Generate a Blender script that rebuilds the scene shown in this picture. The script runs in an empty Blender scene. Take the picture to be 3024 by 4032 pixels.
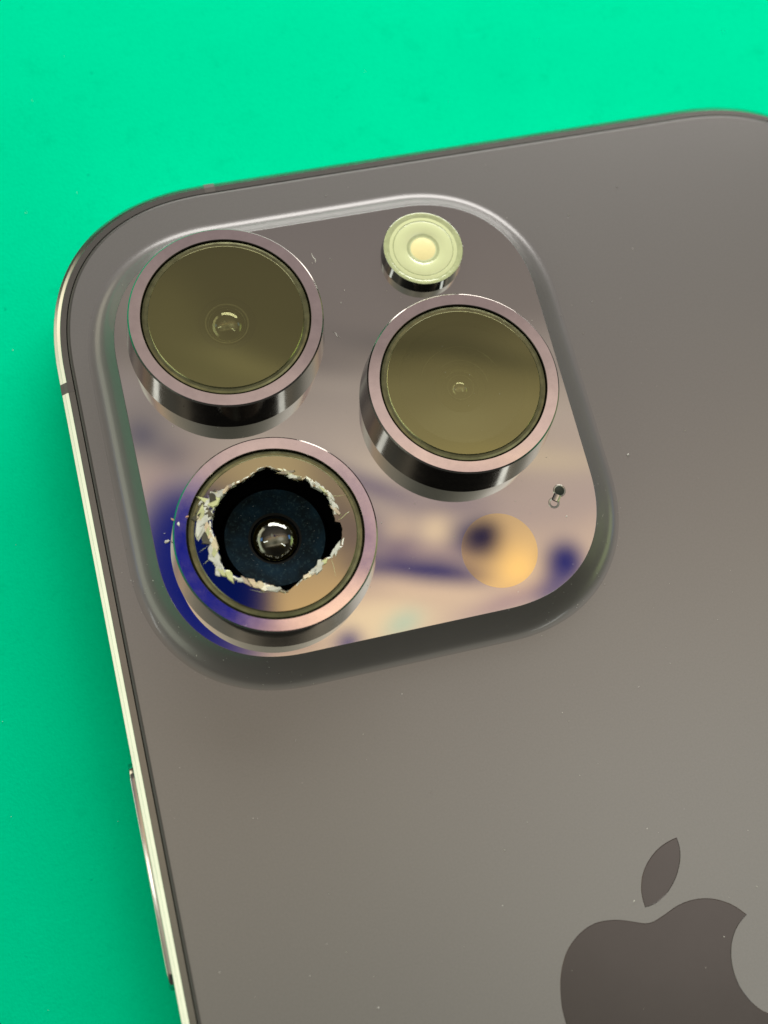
import bpy, bmesh, math, random
from math import sin, cos, pi, radians, atan2, sqrt
from mathutils import Vector, noise
random.seed(7)
scn = bpy.context.scene
COL = scn.collection
S = 0.1                                   # 1 Blender unit = 10 mm; every length below is in millimetres

# ------------------------------------------------------------------ camera
CX, CY, CZ = -10.068, -40.004, 111.076
cam_d = bpy.data.cameras.new('camera')
cam = bpy.data.objects.new('camera', cam_d); COL.objects.link(cam)
cam.location = (CX*S, CY*S, CZ*S)
cam.rotation_euler = (0.30947, -0.10543, -0.23979)
cam_d.sensor_fit = 'HORIZONTAL'; cam_d.sensor_width = 36
cam_d.lens = 5462.636/3024*36
cam_d.clip_start = 0.05; cam_d.clip_end = 500
cam_d.dof.use_dof = True
cam_d.dof.focus_distance = 11.55
cam_d.dof.aperture_fstop = 0.36
scn.camera = cam
scn.view_settings.view_transform = 'Standard'
scn.view_settings.look = 'None'
scn.view_settings.exposure = 0
scn.view_settings.gamma = 1
scn.render.film_transparent = False
scn.cycles.max_bounces = 10
scn.cycles.sample_clamp_indirect = 6

def lin(c):
    r = []
    for x in c[:3]:
        x = x/255
        r.append(x/12.92 if x <= 0.04045 else ((x+0.055)/1.055)**2.4)
    return tuple(r)

# ------------------------------------------------------------------ node helper
class NT:
    def __init__(self, nt): self.nt = nt
    def n(self, t, **kw):
        x = self.nt.nodes.new(t)
        for k, v in kw.items(): setattr(x, k, v)
        return x
    def link(self, a, b): self.nt.links.new(a, b)
    def setin(self, node, i, v):
        if hasattr(v, 'is_output') or isinstance(v, bpy.types.NodeSocket): self.link(v, node.inputs[i])
        else:
            if isinstance(v, tuple) and len(v) == 3 and node.inputs[i].type == 'RGBA': v = (*v, 1)
            node.inputs[i].default_value = v
    def m(self, op, a, b=None, c=None, clamp=False):
        x = self.n('ShaderNodeMath', operation=op); x.use_clamp = clamp
        self.setin(x, 0, a)
        if b is not None: self.setin(x, 1, b)
        if c is not None: self.setin(x, 2, c)
        return x.outputs[0]
    def mix(self, f, a, b):
        x = self.n('ShaderNodeMix', data_type='RGBA')
        self.setin(x, 0, f); self.setin(x, 6, a); self.setin(x, 7, b)
        return x.outputs[2]
    def ramp(self, f, stops, interp='LINEAR'):
        x = self.n('ShaderNodeValToRGB'); self.setin(x, 0, f)
        cr = x.color_ramp; cr.interpolation = interp
        while len(cr.elements) < len(stops): cr.elements.new(0.5)
        for e, (p, c) in zip(cr.elements, stops):
            e.position = p; e.color = (*c, 1)
        return x.outputs[0]
    def noise(self, vec, scale, detail=3, rough=0.5):
        x = self.n('ShaderNodeTexNoise')
        self.link(vec, x.inputs['Vector'])
        x.inputs['Scale'].default_value = scale; x.inputs['Detail'].default_value = detail
        x.inputs['Roughness'].default_value = rough
        return x.outputs[0]

# ------------------------------------------------------------------ surroundings (light of the workshop, out of focus)
world = bpy.data.worlds.new('World'); scn.world = world; world.use_nodes = True
wn = NT(world.node_tree); world.node_tree.nodes.clear()
tc = wn.n('ShaderNodeTexCoord')
sep = wn.n('ShaderNodeSeparateXYZ'); wn.link(tc.outputs['Generated'], sep.inputs[0])
X, Y, Z = sep.outputs
zc = wn.m('MAXIMUM', Z, 0.06)
U = wn.m('DIVIDE', X, zc); V = wn.m('DIVIDE', Y, zc)
# soft wobble so that no patch is a perfect ellipse
wob = wn.n('ShaderNodeCombineXYZ'); wn.link(U, wob.inputs[0]); wn.link(V, wob.inputs[1])
wn1 = wn.noise(wob.outputs[0], 9, 1.5); 
wn2 = wn.noise(wob.outputs[0], 7.3, 1.5)
Uw = wn.m('ADD', U, wn.m('MULTIPLY', wn.m('SUBTRACT', wn1, 0.5), 0.035))
Vw = wn.m('ADD', V, wn.m('MULTIPLY', wn.m('SUBTRACT', wn2, 0.5), 0.035))
grp = bpy.data.node_groups.new('soft_patch', 'ShaderNodeTree')
for nm in ('u', 'v', 'u0', 'v0', 'a', 'b', 'angle', 'power'):
    grp.interface.new_socket(nm, in_out='INPUT', socket_type='NodeSocketFloat')
grp.interface.new_socket('fac', in_out='OUTPUT', socket_type='NodeSocketFloat')
g = NT(grp); gi = g.n('NodeGroupInput'); go = g.n('NodeGroupOutput')
I = {s.name: s for s in gi.outputs}
du = g.m('SUBTRACT', I['u'], I['u0']); dv = g.m('SUBTRACT', I['v'], I['v0'])
ca = g.m('COSINE', I['angle']); sa = g.m('SINE', I['angle'])
pu = g.m('DIVIDE', g.m('ADD', g.m('MULTIPLY', du, ca), g.m('MULTIPLY', dv, sa)), I['a'])
pv = g.m('DIVIDE', g.m('SUBTRACT', g.m('MULTIPLY', dv, ca), g.m('MULTIPLY', du, sa)), I['b'])
r2 = g.m('ADD', g.m('MULTIPLY', pu, pu), g.m('MULTIPLY', pv, pv))
g.link(g.m('EXPONENT', g.m('MULTIPLY', g.m('POWER', r2, I['power']), -1.0)), go.inputs[0])
def patch(u, v, a, b, ang, power=1.0, wobble=True):
    x = wn.n('ShaderNodeGroup'); x.node_tree = grp
    wn.link(Uw if wobble else U, x.inputs[0]); wn.link(Vw if wobble else V, x.inputs[1])
    for i, k in enumerate((u, v, a, b, radians(ang), power)): x.inputs[2+i].default_value = k
    return x.outputs[0]
PL_ALB = (0.56, 0.53, 0.50)
def env(c, gain=1.0): return tuple(gain*x/p for x, p in zip(lin(c), PL_ALB))
# ceiling colour against v (north of the zenith is +v); position = (v+1.2)/2.2
def vp(v): return (v+1.2)/2.2
stops = [(-1.15, (34, 34, 34)), (-.52, (38, 36, 34)), (-.41, (70, 66, 60)), (-.31, (205, 192, 168)), (-.24, (176, 168, 148)), (-.15, (170, 166, 150)), (.06, (196, 184, 160)), (.17, (222, 195, 162)), (.215, (216, 184, 154)),
         (.262, (176, 154, 142)), (.315, (176, 158, 142)), (.345, (174, 158, 143)), (.385, (152, 139, 128)), (.42, (118, 108, 101)), (.60, (106, 99, 96)), (.98, (80, 77, 76))]
base = wn.ramp(wn.m('DIVIDE', wn.m('ADD', Vw, 1.2), 2.2, clamp=True), [(vp(v), env(c)) for v, c in stops])
PATCHES = [  # u, v, a, b, angle, power, colour, strength
    (-.13, .34, .065, .15, 0, 1.5, (216, 212, 192), .8),  # bright patch added beyond the plate to lighten the back's left strip
    (.38, .02, .20, .14, 0, 1.4, (255, 246, 230), 1.0),  # broad bright patch added so the lower right of the back looks lighter
    (-.02, -.16, .17, .14, 0, 1.3, (96, 98, 86), .8),      # dark patch for hand and camera, added to dim the back's lower left
    (.01, .425, .04, .02, 0, 1, (150, 138, 133), .6),
    (.012, .384, .017, .016, 60, 1, (66, 66, 88), .8),
    (.032, .366, .016, .015, 20, 1, (72, 70, 88), .7),
    (.016, .347, .02, .016, 0, 1, (170, 145, 136), .7),
    (.055, .352, .014, .03, 30, 1, (150, 130, 122), .5),
    (.165, .40, .10, .007, -14, 1, (168, 154, 140), .5),
    (.300, .305, .08, .008, -14, 1, (208, 186, 150), .6),
    (.305, .352, .08, .006, -14, 1, (172, 156, 140), .4),
    (.200, .325, .035, .009, -12, 1, (200, 182, 160), .7),
    (.075, .427, .05, .016, -20, 1.2, (168, 155, 137), .75),
    (.045, .475, .035, .05, 20, 1.5, (138, 128, 116), .55),
    (.06, .43, .05, .012, -30, 1.2, (100, 92, 86), .5),
    (.265, .405, .10, .010, -24, 1.3, (92, 86, 82), .7),
    (.285, .378, .09, .012, -24, 1.2, (150, 136, 120), .5),
    (.177, .313, .040, .008, -40, 1.2, (104, 90, 112), .9),
    (.150, .285, .018, .05, 10, 1.2, (84, 74, 100), .7),
    (.165, .272, .010, .020, 0, 1.2, (110, 92, 112), .6),
    (.213, .264, .013, .013, 0, 1.2, (236, 206, 166), .95),
    (.188, .271, .009, .009, 0, 1.3, (206, 178, 150), .8),
    (.184, .254, .014, .009, -10, 1.4, (112, 92, 112), .85),
    (.198, .235, .052, .009, -12, 2.4, (60, 52, 100), 1.0),
    (.205, .229, .020, .005, -12, 2, (44, 44, 98), .7),
    (.232, .283, .030, .007, -12, 1.3, (124, 108, 118), .75),
    (.255, .296, .035, .005, -14, 1.5, (150, 130, 122), .6),
    (.215, .247, .03, .005, -12, 2, (146, 120, 128), .7),
    (.222, .300, .03, .004, -14, 2, (130, 114, 118), .6),
    (.190, .222, .05, .003, -12, 2, (236, 204, 168), .6),
    (.262, .203, .05, .010, 15, 1, (160, 128, 136), .85),
    (.153, .20, .045, .016, -5, 2, (238, 210, 168), .9),
    (.172, .194, .018, .008, 20, 1.3, (178, 202, 176), .85),
    (.124, .190, .011, .009, 30, 1.6, (20, 30, 112), .95),
    (.240, .252, .022, .014, -25, 1.5, (40, 42, 92), .85),
    (.246, .255, .014, .012, -20, 2, (8, 14, 70), 1.0),
    (.303, .226, .018, .015, 30, 2.2, (6, 18, 100), 1.0),
    (.288, .208, .011, .017, -40, 1.4, (72, 64, 114), .85),
    (.270, .228, .013, .014, 0, 1, (246, 206, 150), .75),
    (.036, .264, .050, .080, 6, 4.5, (8, 22, 104), 1.0),
    (.078, .30, .012, .026, 20, 1, (60, 58, 104), .4),
    (.078, .205, .03, .012, -20, 1.2, (150, 122, 112), .9),
]
c = base
for (u, v, a, b, an, pw, colr, st) in PATCHES:
    c = wn.mix(wn.m('MULTIPLY', patch(u, v, a, b, an, pw), st), c, tuple(env(colr)))
# the ceiling dims away from the part above the bench
side = wn.m('MULTIPLY', wn.m('SUBTRACT', wn.m('ABSOLUTE', wn.m('SUBTRACT', U, .12)), .45, clamp=True), 1.6, clamp=True)
c = wn.mix(side, c, (.09, .088, .08))
# walls of the room below about 40 degrees of elevation
wallc = wn.mix(wn.m('MULTIPLY_ADD', Y, 0.5, 0.5, clamp=True), (.07, .07, .065), (.11, .115, .10))
low = wn.m('SMOOTH_MIN', 1.0, wn.m('MULTIPLY', wn.m('SUBTRACT', 0.62, Z), 5.0, clamp=True), 0.05)
c = wn.mix(low, c, wallc)
def low_patch(az, el, waz, wel, colr, st):
    """a window in the wall of the room, or an added patch of light: az/el in degrees"""
    global c
    A = wn.m('ARCTAN2', Y, X)
    d = wn.m('SUBTRACT', A, radians(az))
    d = wn.m('WRAP', d, pi, -pi)
    e = wn.m('SUBTRACT', wn.m('ARCSINE', Z), radians(el))
    q = wn.m('ADD', wn.m('POWER', wn.m('ABSOLUTE', wn.m('DIVIDE', d, radians(waz))), 6), wn.m('POWER', wn.m('ABSOLUTE', wn.m('DIVIDE', e, radians(wel))), 6))
    f = wn.m('EXPONENT', wn.m('MULTIPLY', q, -1.0))
    c = wn.mix(f, c, tuple(st*x for x in colr))
low_patch(178, 25, 34, 11, (.92, 1.0, .78), 2.4)
low_patch(132, 23, 17, 11, (1, .95, .72), 2.6)
low_patch(-8, 22, 16, 10, (.75, .95, .40), 2.2)
low_patch(6, 36, 8, 4, (.2, .45, 1.0), 2.2)  # no window: blue patch added to tint the rim of the lens dome
low_patch(160, 40, 7, 4, (.2, .45, 1.0), 2.0)  # second blue patch, added for the other side of the dome
bg = wn.n('ShaderNodeBackground'); wn.link(c, bg.inputs[0]); bg.inputs[1].default_value = 1.0
wo = wn.n('ShaderNodeOutputWorld'); wn.link(bg.outputs[0], wo.inputs[0])

# ------------------------------------------------------------------ lamps
def area(name, loc, target, sx, sy, energy, colr):
    d = bpy.data.lights.new(name, 'AREA'); d.shape = 'RECTANGLE'; d.size = sx*S; d.size_y = sy*S
    d.energy = energy; d.color = colr
    o = bpy.data.objects.new(name, d); COL.objects.link(o)
    o.location = Vector(loc)*S
    o.rotation_euler = (Vector(target)-Vector(loc)).to_track_quat('-Z', 'Y').to_euler()
    return o
area('bench_lamp', (100, 255, 122), (10, 30, -8), 300, 130, 11800, (1, .98, .94))
# two ceiling tubes, seen as the small highlights on the flash, the rims and the lens domes
area('ceiling_tube', (-900, 70, 1350), (0, 0, 0), 110, 480, 9400, (.95, 1, .96))
area('ceiling_tube', (680, -560, 1350), (0, 0, 0), 110, 480, 9400, (.95, 1, .96))

# ------------------------------------------------------------------ materials
def mat(name):
    m = bpy.data.materials.new(name); m.use_nodes = True
    nt = NT(m.node_tree); m.node_tree.nodes.clear()
    out = nt.n('ShaderNodeOutputMaterial'); b = nt.n('ShaderNodeBsdfPrincipled')
    nt.link(b.outputs[0], out.inputs[0])
    tc = nt.n('ShaderNodeTexCoord')
    return m, nt, b, tc.outputs['Object'], out
def simple(name, col, metal=0, rough=.4, spec=.5, nscale=0, namp=0, bump=0, bscale=40, coat=0, rvar=0):
    m, nt, b, ob, out = mat(name)
    b.inputs['Metallic'].default_value = metal
    b.inputs['Roughness'].default_value = rough
    b.inputs['Specular IOR Level'].default_value = spec
    if coat:
        b.inputs['Coat Weight'].default_value = coat; b.inputs['Coat Roughness'].default_value = .03
    if namp:
        f = nt.noise(ob, nscale, 4, .6)
        nt.setin(b, 0, nt.mix(f, tuple(x*(1-namp) for x in col), tuple(x*(1+namp) for x in col)))
    else: b.inputs[0].default_value = (*col, 1)
    if rvar:
        f = nt.noise(ob, nscale*.6+2, 5, .65)
        nt.link(nt.m('MULTIPLY_ADD', nt.m('SUBTRACT', f, .5), rvar, rough, clamp=True), b.inputs['Roughness'])
    if bump:
        bp = nt.n('ShaderNodeBump'); bp.inputs['Strength'].default_value = 1; bp.inputs['Distance'].default_value = bump
        nt.link(nt.noise(ob, bscale, 3), bp.inputs['Height']); nt.link(bp.outputs[0], b.inputs['Normal'])
    return m

# green silicone work mat
M_mat, nt, b, ob, out = mat('green_work_mat')
n1 = nt.noise(ob, .55, 4, .6); n2 = nt.noise(ob, 3.2, 5, .7); n3 = nt.noise(ob, 38, 2, .5)
cc = nt.mix(n1, (.0, .60, .305), (.0, .69, .35))
st = nt.m('MULTIPLY', nt.m('SUBTRACT', n2, .57, clamp=True), 1.9, clamp=True)
cc = nt.mix(st, cc, (.0, .46, .22))
# a few thin scuffs
mp = nt.n('ShaderNodeMapping'); nt.link(ob, mp.inputs[0]); mp.inputs['Rotation'].default_value = (0, 0, radians(50)); mp.inputs['Scale'].default_value = (.5, 9, 1)
n4 = nt.noise(mp.outputs[0], 2.2, 4, .7)
sc = nt.m('MULTIPLY', nt.m('SUBTRACT', n4, .62, clamp=True), 3, clamp=True)
cc = nt.mix(sc, cc, (.0, .76, .42))
nt.link(cc, b.inputs[0]); b.inputs['Roughness'].default_value = .55; b.inputs['Specular IOR Level'].default_value = .0
n5 = nt.noise(ob, 22, 3, .7)
cc2 = nt.mix(nt.m('MULTIPLY', nt.m('SUBTRACT', n5, .5), 1.0, clamp=True), cc, (.0, .50, .25))
n6 = nt.noise(ob, 9, 2, .5)
cc2 = nt.mix(nt.m('MULTIPLY', nt.m('SUBTRACT', n6, .74, clamp=True), 9, clamp=True), cc2, (.0, .30, .15))
nt.link(cc2, b.inputs[0])
bp = nt.n('ShaderNodeBump'); bp.inputs['Distance'].default_value = .003; nt.link(n3, bp.inputs['Height']); nt.link(bp.outputs[0], b.inputs['Normal'])

# frosted back glass: grey with a faint satin grain
M_back, nt, b, ob, out = mat('frosted_grey_glass')
n1 = nt.noise(ob, 60, 2, .6); n2 = nt.noise(ob, .6, 1, .5)
cc = nt.mix(n1, (.190, .182, .180), (.246, .235, .232))
cc = nt.mix(nt.m('MULTIPLY', n2, .5), cc, (.236, .230, .220))
nt.link(cc, b.inputs[0]); b.inputs['Metallic'].default_value = .60
b.inputs['Roughness'].default_value = .28

M_skirt = simple('satin_glass_shoulder', (.160, .150, .148), .30, .36, nscale=3, namp=.06, coat=.35)
M_plate = simple('mirror_dark_glass', PL_ALB, .97, .022, nscale=2, namp=.015, rvar=.02)
M_lidar = simple('amber_tinted_glass', (.74, .61, .335), 1, .03)
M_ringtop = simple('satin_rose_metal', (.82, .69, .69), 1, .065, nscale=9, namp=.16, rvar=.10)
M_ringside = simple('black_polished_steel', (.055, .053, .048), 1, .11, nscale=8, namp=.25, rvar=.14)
M_edge = simple('bright_chamfer_steel', (.36, .33, .31), 1, .18, nscale=10, namp=.2, rvar=.1)
M_rim = simple('lens_element_rim', (.45, .45, .34), .6, .25)
M_gap = simple('black_gap', (.002, .002, .002), 0, .8, .0)
M_steel = simple('polished_graphite_steel', (.44, .42, .38), 1, .14, nscale=4, namp=.08, rvar=.08)
M_steelflat = simple('dark_steel_lip', (.20, .195, .18), 1, .26, nscale=4, namp=.1)
M_ant = simple('antenna_plastic', (.085, .075, .068), 0, .4)
M_glassedge = simple('dark_glass_edge', (.07, .067, .062), .5, .4)
M_logo = simple('dark_mirror_logo', (.080, .070, .068), 1, .16, nscale=1.3, namp=.10)
M_blackbarrel = simple('black_lens_barrel', (.006, .006, .005), 0, .5, .1)
M_olive = simple('olive_lens_floor', (.030, .030, .010), 0, .5, .2, nscale=5, namp=.1)
M_olive2 = simple('olive_lens_step', (.012, .012, .006), 0, .4, .3)
M_flashside = simple('black_gloss_flash_barrel', (.14, .15, .145), 1, .05)
M_flash = simple('pale_green_flash_diffuser', (.70, .74, .42), 0, .22, .5, nscale=10, namp=.05, coat=.8)
M_flash2 = simple('pale_green_flash_rim', (.46, .50, .27), 0, .2, .6, nscale=20, namp=.25, coat=.4, bump=.004, bscale=25)
M_led = simple('yellow_phosphor', (.95, .83, .42), 0, .35, .4, nscale=6, namp=.14, coat=.3)
M_dust = simple('pale_dust', (.75, .74, .68), 0, .7)
M_amberchip = simple('amber_glass_chip', (.62, .36, .22), .2, .3)
M_dent = simple('mic_hole_steel', (.30, .32, .29), .9, .14, nscale=30, namp=.4)
M_hole = simple('mic_hole_dark', (.02, .03, .022), .4, .25)

# coated cover glass: part tinted mirror, part clear
def coated(name, tint, fac, thru, rough=.02):
    m, nt, b, ob, out = mat(name)
    gl = nt.n('ShaderNodeBsdfGlossy'); gl.inputs[0].default_value = (*tint, 1); gl.inputs['Roughness'].default_value = rough
    tr = nt.n('ShaderNodeBsdfTransparent'); tr.inputs[0].default_value = (*thru, 1)
    mx = nt.n('ShaderNodeMixShader'); mx.inputs[0].default_value = fac
    nt.link(tr.outputs[0], mx.inputs[1]); nt.link(gl.outputs[0], mx.inputs[2]); nt.link(mx.outputs[0], out.inputs[0])
    return m
M_cover = coated('olive_coated_glass', (.53, .51, .24), .48, (.72, .72, .52))
M_coverbr = coated('amber_coated_glass', (.78, .68, .40), .62, (.3, .3, .25))
M_coveredge = simple('ground_glass_edge', (.15, .148, .075), .7, .2, nscale=12, namp=.6, rvar=.3)
M_dome = coated('front_element_glass', (.9, .9, .8), .16, (.6, .56, .34), .015)
_n = NT(M_dome.node_tree); _f = _n.n('ShaderNodeFresnel'); _f.inputs[0].default_value = 2.1
_mx = [x for x in M_dome.node_tree.nodes if x.type == 'MIX_SHADER'][0]
_n.link(_n.m('MULTIPLY', _f.outputs[0], 1.2, clamp=True), _mx.inputs[0])
M_domein = simple('amber_inner_element', (.10, .08, .018), .3, .15, .3)
M_dome1 = coated('front_element_faint', (.9, .9, .85), .45, (.5, .5, .4), .02)
# barrel face behind the broken glass: blue-black felt with fuzz
M_blue, nt, b, ob, out = mat('blue_black_baffle')
n1 = nt.noise(ob, 5, 3, .5); n2 = nt.noise(ob, 38, 4, .75)
cc = nt.mix(nt.m('MULTIPLY', nt.m('SUBTRACT', n1, .36, clamp=True), 3, clamp=True), (.001, .004, .006), (.0025, .014, .025))
cc = nt.mix(nt.m('MULTIPLY', nt.m('SUBTRACT', n2, .54, clamp=True), 3.2, clamp=True), cc, (.035, .065, .07))
nt.link(cc, b.inputs[0]); b.inputs['Roughness'].default_value = .8; b.inputs['Specular IOR Level'].default_value = .1
# crushed glass
M_crush, nt, b, ob, out = mat('crushed_white_glass')
n1 = nt.noise(ob, 14, 3, .6); n2 = nt.noise(ob, 5, 2, .5)
cc = nt.mix(nt.m('MULTIPLY', nt.m('SUBTRACT', n1, .30, clamp=True), 5, clamp=True), (.40, .40, .28), (.98, .98, .88))
cc = nt.mix(nt.m('MULTIPLY', nt.m('SUBTRACT', n2, .5, clamp=True), 3, clamp=True), cc, (.66, .70, .36))
nt.link(cc, b.inputs[0]); b.inputs['Roughness'].default_value = .25; b.inputs['Coat Weight'].default_value = .6
bp = nt.n('ShaderNodeBump'); bp.inputs['Distance'].default_value = .006; nt.link(n1, bp.inputs['Height']); nt.link(bp.outputs[0], b.inputs['Normal'])

M_shardw = simple('white_fractured_glass', (.62, .63, .55), 0, .15, .8, nscale=9, namp=.55, coat=.5, bump=.01, bscale=12)
M_shardy = simple('yellowish_fractured_glass', (.58, .61, .30), 0, .15, .8, nscale=10, namp=.35, coat=.5, bump=.01, bscale=10)
M_shardc = coated('clear_fractured_glass', (.95, .93, .78), .55, (.75, .76, .62), .10)
M_shardd = simple('dark_fractured_glass', (.07, .07, .045), .3, .12, .8, nscale=9, namp=.5, coat=.5)

# ------------------------------------------------------------------ mesh helpers (input in mm)
def obj(name, verts, faces, mats, parent=None, midx=None, smooth=True, angle=35, off=(0, 0, 0)):
    me = bpy.data.meshes.new(name)
    me.from_pydata([((x+off[0])*S, (y+off[1])*S, (z+off[2])*S) for x, y, z in verts], [], faces)
    for m in (mats if isinstance(mats, (list, tuple)) else [mats]): me.materials.append(m)
    if midx:
        for p, i in zip(me.polygons, midx): p.material_index = i
    me.validate()
    bm = bmesh.new(); bm.from_mesh(me); bmesh.ops.recalc_face_normals(bm, faces=bm.faces); bm.to_mesh(me); bm.free()
    if smooth:
        for p in me.polygons: p.use_smooth = True
        me.set_sharp_from_angle(angle=radians(angle))
    o = bpy.data.objects.new(name, me); COL.objects.link(o)
    if parent: o.parent = parent
    return o
def lathe(prof, seg=128, cap0=False, cap1=False):
    """prof: list of (r, z[, mat]) -> verts, faces, midx (the material of a band is that of its first point)"""
    V, F, MI = [], [], []; rings = []
    for p in prof:
        r, z = p[0], p[1]
        if r < 1e-6: V.append((0, 0, z)); rings.append([len(V)-1]*seg)
        else:
            s = len(V)
            for k in range(seg):
                t = 2*pi*k/seg; V.append((r*cos(t), r*sin(t), z))
            rings.append(list(range(s, s+seg)))
    for i in range(len(prof)-1):
        mi = prof[i][2] if len(prof[i]) > 2 else 0
        A, B = rings[i], rings[i+1]
        for k in range(seg):
            q = [A[k], A[(k+1) % seg], B[(k+1) % seg], B[k]]
            w = []
            for x in q:
                if x not in w: w.append(x)
            if len(w) >= 3: F.append(w); MI.append(mi)
    if cap0: F.append(rings[0][::-1]); MI.append(prof[0][2] if len(prof[0]) > 2 else 0)
    if cap1: F.append(rings[-1]); MI.append(prof[-1][2] if len(prof[-1]) > 2 else 0)
    return V, F, MI
def rrect(x0, x1, y0, y1, r, n, seg=40):
    out = []
    tt = [pi/2*k/(seg-1) for k in range(seg)]
    cs = [(abs(cos(t))**(2/n)*r, abs(sin(t))**(2/n)*r) for t in tt]
    # refine superellipse spacing by arc length
    dense = [(abs(cos(pi/2*k/800))**(2/n)*r, abs(sin(pi/2*k/800))**(2/n)*r) for k in range(801)]
    L = [0]
    for a, b_ in zip(dense, dense[1:]): L.append(L[-1]+math.dist(a, b_))
    cs = []; j = 0
    for k in range(seg):
        t = L[-1]*k/(seg-1)
        while j < 799 and L[j+1] < t: j += 1
        f = (t-L[j])/max(1e-9, L[j+1]-L[j])
        cs.append((dense[j][0]+(dense[j+1][0]-dense[j][0])*f, dense[j][1]+(dense[j+1][1]-dense[j][1])*f))
    out += [(x1-r+a, y1-r+b_) for a, b_ in cs]
    out += [(x0+r-a, y1-r+b_) for a, b_ in cs[::-1]]
    out += [(x0+r-a, y0+r-b_) for a, b_ in cs]
    out += [(x1-r+a, y0+r-b_) for a, b_ in cs[::-1]]
    return out
def offset(poly, d):
    n = len(poly); out = []
    for i in range(n):
        a, b_ = poly[i-1], poly[(i+1) % n]
        dx, dy = b_[0]-a[0], b_[1]-a[1]; l = math.hypot(dx, dy)
        out.append((poly[i][0]+dy/l*d, poly[i][1]-dx/l*d))      # outward for a ccw loop
    return out
def loops(ls, mi=0):
    """ls: list of (poly2d, z) with equal counts -> side strips"""
    V, F = [], []; n = len(ls[0][0])
    for poly, z in ls: V += [(x, y, z) for x, y in poly]
    for i in range(len(ls)-1):
        for k in range(n):
            a = i*n+k; b_ = i*n+(k+1) % n
            F.append([a, b_, b_+n, a+n])
    return V, F
def fill(polys, z):
    bm = bmesh.new(); es = []
    for poly in polys:
        vs = [bm.verts.new((x, y, z)) for x, y in poly]
        es += [bm.edges.new((vs[i], vs[(i+1) % len(vs)])) for i in range(len(vs))]
    bmesh.ops.triangle_fill(bm, use_beauty=True, edges=es, normal=(0, 0, 1))
    bm.verts.index_update()
    V = [tuple(v.co) for v in bm.verts]; F = [[v.index for v in f.verts] for f in bm.faces]; bm.free()
    return V, F
def join(*parts):
    V, F, MI = [], [], []
    for p in parts:
        o = len(V); V += p[0]; F += [[i+o for i in f] for f in p[1]]
        MI += p[2] if len(p) > 2 and isinstance(p[2], list) else [p[2] if len(p) > 2 else 0]*len(p[1])
    return V, F, MI
def tube2d(pts, w, z, h=.03, taper=True):
    """a thin raised sliver along a path"""
    V, F = [], []; n = len(pts)
    for i, (x, y) in enumerate(pts):
        a = pts[max(0, i-1)]; b_ = pts[min(n-1, i+1)]
        dx, dy = b_[0]-a[0], b_[1]-a[1]; l = math.hypot(dx, dy) or 1
        ww = w*(.25 if taper and i in (0, n-1) else 1)*random.uniform(.7, 1.3)
        V += [(x-dy/l*ww, y+dx/l*ww, z), (x, y, z+h), (x+dy/l*ww, y-dx/l*ww, z)]
    for i in range(n-1):
        for k in (0, 1): F.append([3*i+k, 3*i+k+1, 3*i+k+4, 3*i+k+3])
    return V, F
def tag(o, label=None, cat=None, group=None, kind=None):
    if label: o['label'] = label
    if cat: o['category'] = cat
    if group: o['group'] = group
    if kind: o['kind'] = kind
    return o

# ------------------------------------------------------------------ the setting
MATZ = -7.85
V_, F_ = [], []
NX = 40
for j in range(NX+1):
    for i in range(NX+1):
        x = -260+520*i/NX; y = -300+520*j/NX
        V_.append((x, y, MATZ))
for j in range(NX):
    for i in range(NX):
        a = j*(NX+1)+i; F_.append([a, a+1, a+NX+2, a+NX+1])
mat_o = obj('table_mat', V_, F_, M_mat)
tag(mat_o, 'bright green silicone work mat with faint scuffs under the phone', kind='structure')

# ------------------------------------------------------------------ the phone
PX, PY, PW, PH = -14.5755, 25.585, 77.6, 160.7
PR, PN = 16.205, 2.377
HP, HR = 1.7445, 5.63
phone = bpy.data.objects.new('smartphone', None); COL.objects.link(phone)
phone.location = (0, 0, 0); phone.empty_display_size = .5
tag(phone, 'dark grey smartphone lying face down on the green mat with one camera lens smashed', 'smartphone')

outer = rrect(PX, PX+PW, PY-PH, PY, PR, PN)[::-1]
def ccw(p):
    a = sum(p[i-1][0]*p[i][1]-p[i][0]*p[i-1][1] for i in range(len(p)))
    return p if a > 0 else p[::-1]
def dedupe(p):
    o = []
    for q in p:
        if not o or math.dist(o[-1], q) > 1e-3: o.append(q)
    if math.dist(o[0], o[-1]) < 1e-3: o.pop()
    return o
outer = dedupe(ccw(outer))
def oin(d): return offset(outer, -d)
plat = dedupe(ccw(rrect(9.108-18.646, 9.108+18.646, .065-18.93, .065+18.93, 10.38, 2.29)))
SK = 2.3
def shz(s): return 1.7445*(1-cos(s*pi*.39))/(1-cos(pi*.39))
sk = []
NS = 22
for i in range(NS+1):
    s = i/NS; t = SK*(1-s)
    z = shz(s)
    sk.append((offset(plat, t), z))
IG = 1.17
g0 = oin(IG+.30)
Vb, Fb = fill([g0, offset(plat, SK+.05)], 0)
e = loops([(g0, 0), (oin(IG+.18), -.012), (oin(IG+.08), -.05), (oin(IG+.02), -.12), (oin(IG), -.25), (oin(IG), -.6)])
j = join((Vb, Fb, 0), (e[0], e[1], 1))
back = obj('back_glass', j[0], j[1], [M_back, M_glassedge], phone, midx=j[2], angle=50)
sk2 = [(offset(plat, SK+.05), 0)]+sk
s = loops(sk2)
obj('camera_shoulder', s[0], s[1], M_skirt, phone, angle=70)
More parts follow.
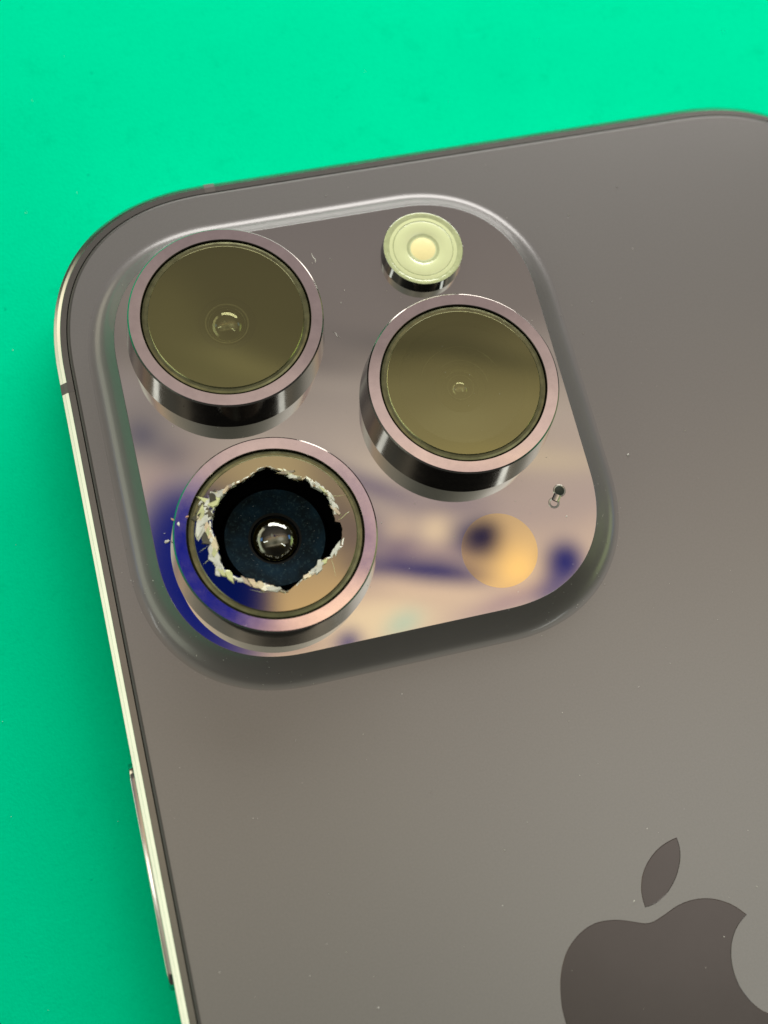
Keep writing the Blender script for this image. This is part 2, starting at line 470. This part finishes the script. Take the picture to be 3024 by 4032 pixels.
# mirror plateau with a hair-fine edge
Vp, Fp = fill([offset(plat, -.05)], HP+.03)
e = loops([(offset(plat, -.05), HP+.03), (offset(plat, -.015), HP+.018), (offset(plat, .0), HP-.03), (offset(plat, 0), HP-.2)])
j = join((Vp, Fp, 0), (e[0], e[1], 1))
plate = obj('camera_plate', j[0], j[1], [M_plate, M_skirt], phone, midx=j[2], angle=10)
HP += .03

# frame
prof = [(1.13, -.6), (1.13, -.3), (1.13, -.14), (1.125, -.10), (.61, -.105), (.60, -.115), (.59, -.13), (.30, -.30), (.285, -.325), (.04, -.49), (.01, -.56), (0, -.70), (0, -1.25), (0, -6.6), (.06, -7.0), (.3, -7.4), (.8, -7.7), (1.4, -7.8)]
Vf, Ff = loops([(oin(d), z) for d, z in prof])
n = len(outer)
mi = []
for k in range(len(Ff)): mi.append(1 if (k//n) < 4 else 0)
obj('frame', Vf, Ff, [M_steel, M_steelflat], phone, midx=mi, angle=8)
gl = loops([(oin(IG+.01), -.3), (oin(1.12), -.3)])
obj('frame_gap', gl[0], gl[1], M_gap, phone)
def antenna(cx_, cy_, along, w=.95):
    V, F = [], []; pr = prof[2:14]
    for s_ in (-.5, .5):
        for d, z in pr:
            d2 = d-.012; z2 = z+.012
            if along == 'y': V.append((PX+d2, cy_+s_*w, z2))
            else: V.append((cx_+s_*w, PY-d2, z2))
    k = len(pr)
    for i in range(k-1): F.append([i, i+1, k+i+1, k+i])
    F.append(list(range(k))); F.append(list(range(k, 2*k))[::-1])
    return obj('antenna_band', V, F, M_ant, phone, smooth=False)
antenna(0, 8.24, 'y'); antenna(1.65, 0, 'x')
# side button on the left edge
def pill(x0, x1, yc, zc, ly, lz, seg=12):
    pts = []
    r = lz/2
    for k in range(seg+1): t = pi*k/seg; pts.append((yc+ly/2-r+r*sin(t), zc+r*cos(t)))
    for k in range(seg+1): t = pi+pi*k/seg; pts.append((yc-ly/2+r+r*sin(t), zc+r*cos(t)))
    pts = dedupe(pts); n = len(pts); V, F = [], []
    for x, sh in ((x0, 1), (x1+.10, 1), (x1+.03, .97), (x1, .90)):
        for y, z in pts:
            yy = yc+(y-yc)*(1-(1-sh)*lz/ly); V.append((x, yy, zc+(z-zc)*sh))
    for i in range(3):
        for k in range(n): F.append([i*n+k, i*n+(k+1) % n, (i+1)*n+(k+1) % n, (i+1)*n+k])
    F.append([3*n+k for k in range(n)])
    return V, F
v, f = pill(PX+.2, PX-.42, -32.6, -3.0, 17.8, 2.9)
obj('side_button', v, f, M_steel, phone, angle=40)
v, f = pill(PX+.3, PX-.012, -32.6, -3.0, 18.2, 3.3)
obj('button_recess', v, f, M_gap, phone, angle=40)

# logo (part) with its leaf (sub-part): polished shapes flush in the frosted glass
def smooth_poly(pts, sharp=(), sub=8):
    n = len(pts); out = []
    for i in range(n):
        p1, p2 = Vector(pts[i]), Vector(pts[(i+1) % n])
        p0 = Vector(pts[i-1]) if i not in sharp else p1-(p2-p1)*.3
        p3 = Vector(pts[(i+2) % n]) if (i+1) % n not in sharp else p2+(p2-p1)*.3
        for k in range(sub):
            t = k/sub
            out.append(tuple(.5*((2*p1)+(-p0+p2)*t+(2*p0-5*p1+4*p2-p3)*t*t+(-p0+3*p1-3*p2+p3)*t**3)))
    return out
LG = [(13.78, -50.97), (13.80, -49.7), (14.06, -48.35), (14.49, -47.16), (15.2, -46.02), (16.08, -45.22), (17.16, -44.63), (18.28, -44.38), (19.44, -44.47), (20.41, -44.73), (21.33, -45.10), (22.05, -45.36), (22.77, -45.36), (23.74, -45.07), (24.93, -44.68), (26.04, -44.54), (27.09, -44.62), (28.08, -44.91), (28.99, -45.41), (29.63, -45.94), (30.26, -46.67),
      (29.52, -47.12), (28.92, -47.67), (28.35, -48.52), (28.0, -49.52), (27.88, -50.57), (28.0, -51.67), (28.35, -52.6), (28.87, -53.44), (29.57, -54.08), (30.9, -54.7), (30.2, -56.6), (29.1, -58.4), (27.8, -60.1), (26.5, -60.9), (25.2, -60.8), (23.9, -60.2), (22.4, -59.9), (20.9, -60.2), (19.5, -60.8), (18.3, -60.7), (17.1, -59.7), (15.9, -58.0), (14.9, -56.0), (14.2, -53.9), (13.85, -52.3)]
LF = [(26.50, -39.61), (25.60, -39.78), (24.61, -40.17), (23.65, -40.85), (22.93, -41.67), (22.51, -42.56), (22.34, -43.38), (22.34, -44.20), (23.09, -44.16), (23.98, -43.84), (24.79, -43.30), (25.6, -42.46), (26.20, -41.46), (26.49, -40.51)]
def inlay(name, poly, parent):
    poly = dedupe(ccw(poly))
    V1, F1 = fill([offset(poly, -.07)], .010)
    e = loops([(offset(poly, -.07), .010), (offset(poly, -.02), .006), (poly, -.004), (poly, -.03)])
    e2 = loops([(poly, .008), (offset(poly, .05), .002)])
    j = join((V1, F1), e)
    return obj(name, j[0], j[1], M_logo, parent, angle=60)
logo = inlay('logo', smooth_poly(LG, (20, 30)), phone)
inlay('logo_leaf', smooth_poly(LF, (0, 7)), logo)

# ------------------------------------------------------------------ camera lenses
R, RG = 8.10, 6.98
def lens_ring(cx_, cy_, label=None):
    z0 = HP-.03
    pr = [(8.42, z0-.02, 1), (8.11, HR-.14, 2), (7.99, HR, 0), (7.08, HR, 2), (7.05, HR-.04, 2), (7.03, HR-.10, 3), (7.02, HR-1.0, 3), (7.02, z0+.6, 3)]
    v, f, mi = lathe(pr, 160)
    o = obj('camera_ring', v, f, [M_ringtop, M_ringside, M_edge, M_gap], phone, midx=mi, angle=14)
    o.location = (cx_*S, cy_*S, 0)
    if label: o['label'] = label
    return o
def cover(parent, flat=6.42, zt=HR-.05, cut=None, m=M_cover):
    # coated flat top, ground edge
    zt = zt
    if cut is None:
        v, f, mi = lathe([(0, zt, 0), (flat, zt, 0), (flat+.02, zt-.015, 1), (flat+.08, zt-.07, 1), (flat+.30, zt-.055, 1), (6.90, zt-.09, 1), (6.985, zt-.2, 1), (6.985, zt-.8, 1)], 144)
        obj('cover_glass', v, f, [m, M_coveredge], parent, midx=mi, angle=12)
    else:
        circ = [(flat*cos(2*pi*k/144), flat*sin(2*pi*k/144)) for k in range(144)]
        V1, F1 = fill([circ, cut], zt)
        side = loops([(cut, zt), (cut, zt-.7)])
        v, f, mi = lathe([(flat, zt, 1), (flat+.02, zt-.015, 1), (flat+.08, zt-.07, 1), (flat+.26, zt-.05, 1), (6.86, zt-.09, 1), (6.985, zt-.22, 1), (6.985, zt-.8, 1)], 144)
        j = join((V1, F1, 0), (side[0], side[1], 2), (v, f, mi))
        return obj('cover_glass', j[0], j[1], [m, M_coveredge, M_blackbarrel], parent, midx=j[2], angle=12)
def dome(parent, r, h, z, m, off=(0, 0), name='front_element', seg=64, rings=14):
    Rr = (r*r+h*h)/(2*h); pr = []
    am = math.asin(min(1, r/Rr))
    for k in range(rings+1):
        a = am*k/rings; pr.append((Rr*sin(a), z+h-Rr+Rr*cos(a)))
    v, f, mi = lathe(pr, seg)
    return obj(name, v, f, m, parent, off=(off[0], off[1], 0), angle=60)

# upper left lens (whole)
r1 = lens_ring(0, 9.6, 'whole upper-left camera ring with olive cover glass')
cover(r1)
zf = 3.1
v, f, mi = lathe([(6.95, 4.6, 0), (5.6, 4.2, 0), (3.0, 3.5, 0), (2.45, 3.3, 1), (2.40, 3.15, 1), (1.70, 3.0, 1), (1.65, 2.6, 1), (0, 2.6, 1)], 96)
obj('lens_barrel', v, f, [M_olive, M_olive2], r1, midx=mi, off=(.15, .35, 0))
dome(r1, 1.72, .85, 2.9, M_dome1, (.15, .45))
v, f, mi = lathe([(1.88, 3.06), (1.84, 3.12), (1.76, 3.12), (1.72, 3.02)], 72)
obj('element_rim', v, f, M_rim, r1, off=(.15, .45, 0))
# right lens (whole)
r2 = lens_ring(18.101, 0, 'whole right-hand camera ring with olive cover glass')
cover(r2)
v, f, mi = lathe([(6.95, 4.9, 0), (5.5, 4.7, 0), (5.3, 4.3, 1), (2.2, 3.2, 1), (2.12, 3.05, 0), (1.55, 2.95, 1), (1.5, 2.8, 0), (1.0, 2.7, 1), (.95, 2.5, 1), (0, 2.5, 1)], 96)
obj('lens_barrel', v, f, [M_olive, M_olive2], r2, midx=mi, off=(.2, .35, 0))
for rr, zz, a0, a1 in ((1.12, 3.1, 0, 360), (1.45, 3.2, 25, 140), (1.56, 3.2, 40, 110), (2.35, 3.4, -5, 125), (3.5, 3.7, 20, 160)):
    pts = [(rr*cos(radians(a0+(a1-a0)*k/24))+.25, rr*sin(radians(a0+(a1-a0)*k/24))+.5) for k in range(25)]
    v, f = tube2d(pts, .028, zz, .03)
    obj('element_rim', v, f, M_rim, r2)
dome(r2, .92, .50, 2.75, M_dome1, (.25, .5))

# lower left lens (smashed)
r3 = lens_ring(0, -9.6, 'lower-left camera ring with a jagged hole in its cover glass')
HOLE = [(0.47, 5.54), (1.32, 5.03), (2.04, 4.51), (2.31, 4.13), (3.01, 3.84), (3.39, 4.01), (3.66, 3.67), (3.55, 3.32), (4.06, 3.0), (4.45, 2.55), (4.8, 1.97), (4.86, 1.3), (4.86, 0.72), (4.82, -0.06), (5.19, -0.24), (5.24, -0.8), (5.01, -1.61), (4.69, -2.19), (4.34, -2.11), (3.97, -2.53), (3.73, -2.98), (3.41, -2.84), (2.64, -3.24), (1.93, -3.65), (1.19, -4.2), (0.42, -4.59), (-0.2, -4.95), (-0.72, -4.55), (-1.22, -4.1), (-2.08, -3.7), (-2.95, -3.38), (-3.67, -2.94), (-4.25, -2.54), (-4.67, -1.96), (-4.75, -1.38), (-4.71, -0.54), (-4.73, 0.02), (-4.78, 0.74), (-4.84, 1.47), (-4.7, 2.15), (-4.33, 2.93), (-3.87, 3.55), (-3.29, 4.01), (-2.65, 4.46), (-1.92, 4.67), (-1.18, 4.96), (-0.41, 5.31), (0.05, 5.54)]
fine = []
hn = len(HOLE)
for i in range(hn):
    a, b_ = Vector(HOLE[i]), Vector(HOLE[(i+1) % hn])
    k = max(2, int((b_-a).length/.09))
    nrm = Vector((-(b_-a).y, (b_-a).x)).normalized()
    for q in range(k):
        p = a.lerp(b_, q/k)
        jit = 0 if q == 0 else (noise.noise(Vector((p.x*2.3, p.y*2.3, 5)))*.07+random.uniform(-.012, .012))
        if 24 <= i <= 27: jit *= .15
        fine.append(tuple(p+nrm*jit))
fine = dedupe(ccw(fine))
ZT = HR-.05
cg = cover(r3, cut=fine, m=M_coverbr)
WID = [(0, .03), (6, .04), (9, .30), (25, .32), (42, .34), (50, .12), (60, .30), (68, .30), (76, .08), (100, .10), (118, .16), (128, .45), (136, .95), (146, 1.20), (158, 1.25), (168, 1.0), (176, .55), (184, .72), (196, .62), (206, .60), (216, .40), (228, .34), (238, .55), (250, .55), (260, .35), (266, .08), (276, .03), (287, .14), (300, .36), (312, .46), (318, .30), (324, .10), (330, .34), (336, .36), (341, .03), (360, .03)]
def width(p):
    a = math.degrees(atan2(p[1], p[0])) % 360
    for (a0, w0), (a1, w1) in zip(WID, WID[1:]):
        if a0 <= a <= a1: return w0+(w1-w0)*(a-a0)/(a1-a0+1e-9)
    return .03
V, F = [], []
nn = len(fine); i = 0
while i < nn:
    st = random.choice((4, 5, 6, 8)); j_ = min(i+st, nn)
    p, q = fine[i % nn], fine[j_ % nn]; i = j_
    w = min(.5*(width(p)+width(q)), .26)
    if w < .06: continue
    def out_(c_, d, z): 
        l = math.hypot(*c_); return (c_[0]*(1+d/l)+random.uniform(-.05, .05), c_[1]*(1+d/l)+random.uniform(-.05, .05), z)
    o = len(V); w1, w2 = w*random.uniform(.55, 1.4), w*random.uniform(.55, 1.4)
    m_ = ((p[0]+q[0])/2, (p[1]+q[1])/2)
    V += [(p[0], p[1], ZT-.45), (q[0], q[1], ZT-.45), out_(p, .03, ZT-.03), out_(q, .03, ZT-.03), out_(m_, w*random.uniform(.35, .65), ZT+random.uniform(.02, .09)), out_(p, w1, ZT+.004), out_(q, w2, ZT+.004)]
    F += [[o, o+1, o+3, o+2], [o+2, o+3, o+4], [o+2, o+4, o+5], [o+3, o+6, o+4], [o+4, o+6, o+5]]
tag(obj('crushed_edge', V, F, M_crush, r3, smooth=False), 'white crushed glass along the edge of the hole', kind='stuff')
V, F = [], []
def shard(V, F, x, y, z, s, rnd=random):
    o = len(V)
    for k in range(3):
        a = rnd.uniform(0, 2*pi); rr = s*rnd.uniform(.5, 1.2)
        V.append((x+rr*cos(a), y+rr*sin(a), z+rnd.uniform(-.5, .5)*s))
    V.append((x, y, z+s*rnd.uniform(.5, 1.1)))
    F += [[o, o+1, o+3], [o+1, o+2, o+3], [o+2, o, o+3], [o, o+2, o+1]]
def blade(x, y, z, ang, ln, wd):
    o = len(V); t = random.uniform(.05, .14); e_ = random.uniform(-.10, .10)
    for (a, c_, h) in ((-.5, -.2, 0), (-.2, .5, 0), (.5, .1, 0), (.1, -.5, 0), (0, 0, t)):
        X_ = a*ln*random.uniform(.8, 1.2); Y_ = c_*wd*random.uniform(.7, 1.3)
        V.append((x+X_*cos(ang)-Y_*sin(ang), y+X_*sin(ang)+Y_*cos(ang), z+h+a*e_))
    F.extend([[o, o+1, o+4], [o+1, o+2, o+4], [o+2, o+3, o+4], [o+3, o, o+4]])
for i, p in enumerate(fine):
    w = width(p)
    if w < .06: continue
    l = math.hypot(*p)
    if w > .3 and random.random() < .16:
        t = random.uniform(.1, .9)*w
        blade(p[0]*(1+t/l), p[1]*(1+t/l), ZT+.01, random.uniform(0, pi), random.uniform(.14, .34), random.uniform(.08, .20))
    if w > .3 and random.random() < .2:
        t = random.uniform(0, .9)*w
        shard(V, F, p[0]*(1+t/l), p[1]*(1+t/l), ZT+.03, random.uniform(.04, .10))
tag(obj('splinters', V, F, M_crush, r3, smooth=False), kind='stuff')
def degrees_step(l_): return math.degrees(l_*.82/4.9)
# the larger facets of broken glass on the left side: (angle, distance past the edge, length, width, turn, material)
auto = []
ra = random.Random(5)
an_ = 0.0
while an_ < 360:
    w_ = width((cos(radians(an_)), sin(radians(an_))))
    if w_ > .22:
        ln_ = ra.uniform(.45, .95); auto.append((an_, w_*ra.uniform(.25, .6), ln_, min(.36, w_*ra.uniform(.5, .85)), an_+90+ra.uniform(-22, 22), ra.choice((M_shardw, M_shardw, M_shardc, M_shardy, M_shardw, M_shardc))))
        if w_ > .6: auto.append((an_+3, w_*ra.uniform(.7, 1.0), ln_*.9, .3, ra.uniform(0, 180), ra.choice((M_shardw, M_shardc, M_shardd))))
        an_ += degrees_step(ln_)
    else: an_ += 3
for k, (an, dd, ln, wd, tu, mm) in enumerate(tuple(auto)+((131, .25, .75, .30, 20, M_shardw), (137, .55, .80, .40, 65, M_shardd), (141, .30, .95, .42, 30, M_shardy), (146, .75, .70, .34, 80, M_shardw), (150, .40, .85, .40, 120, M_shardd),
        (154, .95, 1.15, .42, 70, M_shardy), (149, 1.05, .9, .36, 40, M_shardd), (143, .95, .8, .30, 140, M_shardy), (157, 1.2, .7, .3, 20, M_shardd), (159, .45, .75, .30, 100, M_shardw), (163, .90, 1.25, .40, 62, M_shardw), (168, .45, .70, .26, 80, M_shardy), (172, .80, .8, .34, 95, M_shardd), (178, .30, .55, .26, 100, M_shardw), (188, .35, .60, .34, 95, M_shardy),
        (196, .30, .55, .32, 120, M_shardw), (205, .30, .5, .28, 110, M_shardw), (244, .30, .75, .26, 155, M_shardw), (252, .30, .8, .24, 165, M_shardw), (300, .16, .6, .2, 40, M_shardw), (309, .22, .7, .22, 38, M_shardw), (331, .15, .55, .22, 70, M_shardw), (14, .14, .5, .2, 100, M_shardw), (32, .16, .55, .2, 120, M_shardw), (62, .12, .55, .2, 150, M_shardw))):
    # nearest outline point at this angle
    p = min(fine, key=lambda q: abs(((math.degrees(atan2(q[1], q[0]))-an+180) % 360)-180))
    l = math.hypot(*p); x, y = p[0]*(1+dd/l), p[1]*(1+dd/l)
    V, F = [], []; t = radians(tu); n_ = 4 if k % 2 else 5
    for lv, (zz, sc_) in enumerate(((-.02, 1.0), (random.uniform(.06, .12), .82))):
        rr = random.Random(k)
        tx, ty = random.uniform(-.12, .12), random.uniform(-.12, .12)
        for q in range(n_):
            a_ = 2*pi*q/n_+rr.uniform(-.5, .5); ax_ = .95*ln*cos(a_)*sc_*rr.uniform(.8, 1.15); ay_ = .92*wd*sin(a_)*sc_*rr.uniform(.8, 1.2)
            V.append((x+ax_*cos(t)-ay_*sin(t), y+ax_*sin(t)+ay_*cos(t), ZT+zz+(lv*(tx*ax_+ty*ay_))))
    for q in range(n_): F.append([q, (q+1) % n_, n_+(q+1) % n_, n_+q])
    F.append(list(range(n_, 2*n_))); F.append(list(range(n_))[::-1])
    obj('glass_shard', V, F, mm, r3, smooth=False)
# hair cracks running from the hole to the rim
for pts in ([(4.6, 2.2), (5.0, 2.1), (5.5, 1.95), (6.2, 1.95)], [(4.95, 0), (5.4, .10), (5.9, .42), (6.25, .55)], [(-5.4, .05), (-5.8, -.15), (-6.25, -.35)],
            [(-5.3, -.9), (-5.8, -1.2), (-6.15, -1.4)], [(3.8, -3.0), (3.85, -3.6), (3.82, -4.5)], [(-1.4, -4.7), (-2.2, -4.5), (-3.0, -4.1)]):
    v, f = tube2d(pts, .016, ZT+.002, .012)
    obj('hair_crack', v, f, M_shardy, r3, smooth=False)
# bevelled chip shelf under the upper part of the hole
# camera barrel below
v, f, mi = lathe([(7.0, 3.2, 0), (4.5, 3.0, 0), (4.15, 3.8, 0), (4.05, 3.95, 1), (3.62, 3.90, 1), (3.58, 3.86, 1), (2.9, 3.80, 1), (2.86, 3.77, 1), (2.25, 3.70, 1), (2.15, 3.62, 2), (2.02, 3.58, 2), (1.95, 3.55, 0), (1.93, 3.0, 0), (0, 3.0, 0)], 96)
obj('lens_barrel', v, f, [M_gap, M_blue, M_blackbarrel], r3, midx=mi, off=(0, .1, 0), angle=50)
dome(r3, 1.78, .75, 3.35, M_domein, (0.03, .1), 'inner_element')
dome(r3, 1.88, .80, 3.62, M_dome, (0.03, .1))

# ------------------------------------------------------------------ flash
FX, FY, FR, FH = 18.452, 13.925, 3.519, 3.10
pr = [(3.63, HP-.04, 0), (3.52, FH-.03, 0), (3.50, FH-.01, 1), (3.40, FH, 1), (3.18, FH-.01, 1), (3.08, FH-.06, 1), (3.0, FH-.05, 2), (2.72, FH-.03, 2), (2.68, FH-.07, 1), (2.60, FH-.04, 2), (1.62, FH-.06, 2), (1.45, FH-.12, 1), (1.2, FH-.17, 2), (1.10, FH-.16, 2)]
v, f, mi = lathe(pr, 128)
flash = obj('flash', v, f, [M_flashside, M_flash2, M_flash], phone, midx=mi, angle=40)
flash.location = (FX*S, FY*S, 0)
flash['label'] = 'round pale green flash with a yellow middle'
dome(flash, 1.10, .10, FH-.17, M_led, name='flash_emitter')

# ------------------------------------------------------------------ lidar window and microphone hole
v, f, mi = lathe([(0, HP+.012), (3.22, HP+.012), (3.22, HP-.01)], 96)
li = obj('lidar_window', v, f, M_lidar, phone, angle=10); li.location = (18.2*S, -13.85*S, 0)
li['label'] = 'amber tinted round sensor window'
ax, ay = 24.61, -9.83; bx_, by_ = 23.85, -10.79
v, f, mi = lathe([(.56, HP-.01, 1), (.52, HP+.03, 1), (.42, HP+.03, 0), (.38, HP+.02, 0), (0, HP+.012, 0)], 40)
mic = obj('microphone_hole', v, f, [M_hole, M_dent], phone, midx=mi); mic.location = (ax*S, ay*S, 0)
ang = atan2(by_-ay, bx_-ax); L = math.dist((ax, ay), (bx_, by_))
V, F = [], []
for i in range(9):
    t = .42+(L-.2-.42)*i/8
    for k in range(9):
        a = pi*k/8
        V.append((t*cos(ang)-.32*cos(a)*sin(ang), t*sin(ang)+.32*cos(a)*cos(ang), HP+.006+.10*sin(a)))
for i in range(8):
    for k in range(8): F.append([i*9+k, i*9+k+1, (i+1)*9+k+1, (i+1)*9+k])
obj('hole_bore', V, F, M_steel, mic)
v, f, mi = lathe([(.50, HP-.01), (.47, HP+.022), (.36, HP+.022), (.30, HP+.008)], 40)
o = obj('hole_rim', v, f, M_dent, mic, off=(bx_-ax, by_-ay, 0))

# ------------------------------------------------------------------ dust and chips
V, F = [], []
def speck(x, y, z, s):
    shard(V, F, x, y, z, s)
rd = random.Random(11)
def on_plate(x, y): return -9 < x < 27.2 and -18.3 < y < 18.5
for _ in range(260):
    x = rd.uniform(-13, 40); y = rd.uniform(-60, 24)
    if rd.random() < .45 and y < -22: continue
    if -11.7 < x < 29.9 and -21 < y < 21 and not on_plate(x, y): continue
    lens = any(math.hypot(x-a, y-b_) < 8.3 for a, b_ in ((0, 9.6), (0, -9.6), (18.1, 0)))
    if lens or math.hypot(x-FX, y-FY) < 3.7: continue
    speck(x, y, (HP if on_plate(x, y) else 0)+.01, rd.choice((.04, .05, .05, .06, .08, .11)))
# along the foot of the shoulder, thicker at the lower side and the upper right corner
for _ in range(170):
    i = rd.randrange(len(plat)); px, py = plat[i]
    if not (py < -8 or (px > 20 and py > 8)) and rd.random() < .75: continue
    tq = rd.uniform(.0, 1.15)*SK; s_ = 1-min(1, tq/SK)
    q = offset(plat, tq)[i]
    q2 = offset(plat, tq)[(i+1) % len(plat)]; ff = rd.random()
    x, y = q[0]+(q2[0]-q[0])*ff, q[1]+(q2[1]-q[1])*ff
    speck(x, y, shz(s_)+.01, rd.choice((.04, .05, .07)))
speck(32.1, -7.4, .03, .15)
for _ in range(60):                                     # dark and pale crumbs on the mat
    x, y = rd.uniform(-45, 60), rd.uniform(-60, 60)
    if PX-.5 < x < PX+PW and y < PY+.5: continue
    speck(x, y, MATZ+.01, rd.choice((.04, .06, .08)))
# on the rings
for a, b_ in ((0, 9.6), (0, -9.6), (18.1, 0)):
    for _ in range(26):
        t = rd.uniform(pi*1.05, pi*1.95)
        speck(a+8.13*cos(t), b_+8.13*sin(t), rd.uniform(HP+.2, HR-.6), rd.choice((.04, .05, .07)))
    for _ in range(10):
        t = rd.uniform(0, 2*pi); rr = rd.choice((7.1, 7.9, 8.05))
        speck(a+rr*cos(t), b_+rr*sin(t), HR+.0, .035)
for _ in range(26):
    t = rd.uniform(-.7, 1.2); speck(FX+3.52*cos(t), FY+3.52*sin(t), FH-.02, rd.choice((.04, .06, .08)))
for _ in range(16):
    t = rd.uniform(0, 2*pi); rr = rd.uniform(0, 5.8); speck(18.1+rr*cos(t), rr*sin(t), HR-.04, .03)
for _ in range(30):
    t = rd.uniform(0, 2*pi); rr = rd.uniform(2.2, 4.0); speck(rr*cos(t), -9.5+rr*sin(t), 3.95, .03)
tag(obj('dust', V, F, M_dust, smooth=False), 'pale dust specks and tiny crumbs scattered over the phone', 'dust', kind='stuff')
# fibres
for pts, z, lab in (([(8.9, 15.9), (8.95, 15.5), (9.1, 15.2), (9.05, 14.9)], HP+.01, 'short pale fibre on the mirror plate near the top edge, left of the flash'),
               ([(9.0, 8.2), (9.25, 8.0), (9.3, 7.7), (9.55, 7.5)], HP+.01, 'short curled fibre on the mirror plate just right of the upper left lens')):
    v, f = tube2d(pts, .035, z, .03)
    tag(obj('fibre', v, f, M_dust, smooth=False), lab, 'fibre', 'stray fibres on the camera plate')
def chip(x, y, z, s, m, lab):
    V, F = [], []
    rr = random.Random(int(x*100)); k = 6
    for lv, (zz, sc) in enumerate(((0, 1), (.5, .8))):
        for i in range(k):
            a = 2*pi*i/k+rr.uniform(-.3, .3); V.append((s*sc*cos(a)*rr.uniform(.7, 1.2), s*.6*sc*sin(a)*rr.uniform(.7, 1.2), zz*s))
    for i in range(k): F.append([i, (i+1) % k, k+(i+1) % k, k+i])
    F.append(list(range(k, 2*k))); F.append(list(range(k))[::-1])
    o = obj('glass_chip', V, F, m, smooth=False); o.location = (x*S, y*S, z*S); o.rotation_euler = (0, 0, rr.uniform(0, 3))
    tag(o, lab, 'glass chip', 'glass chips beside the smashed lens')
chip(-7.72, -6.9, HR+.0, .17, M_amberchip, 'amber glass chip on the outer rim of the smashed lens, upper left side')
chip(-6.55, -6.9, HR+.0, .15, M_amberchip, 'amber glass chip beside the crushed white glass, on the inner edge of the rim')
chip(-7.35, -7.35, HR+.0, .22, M_crush, 'white glass chip lying flat on the rim of the smashed lens')
chip(-8.45, -7.45, HP+.01, .26, M_dust, 'pale glass chip on the mirror plate just left of the smashed lens')
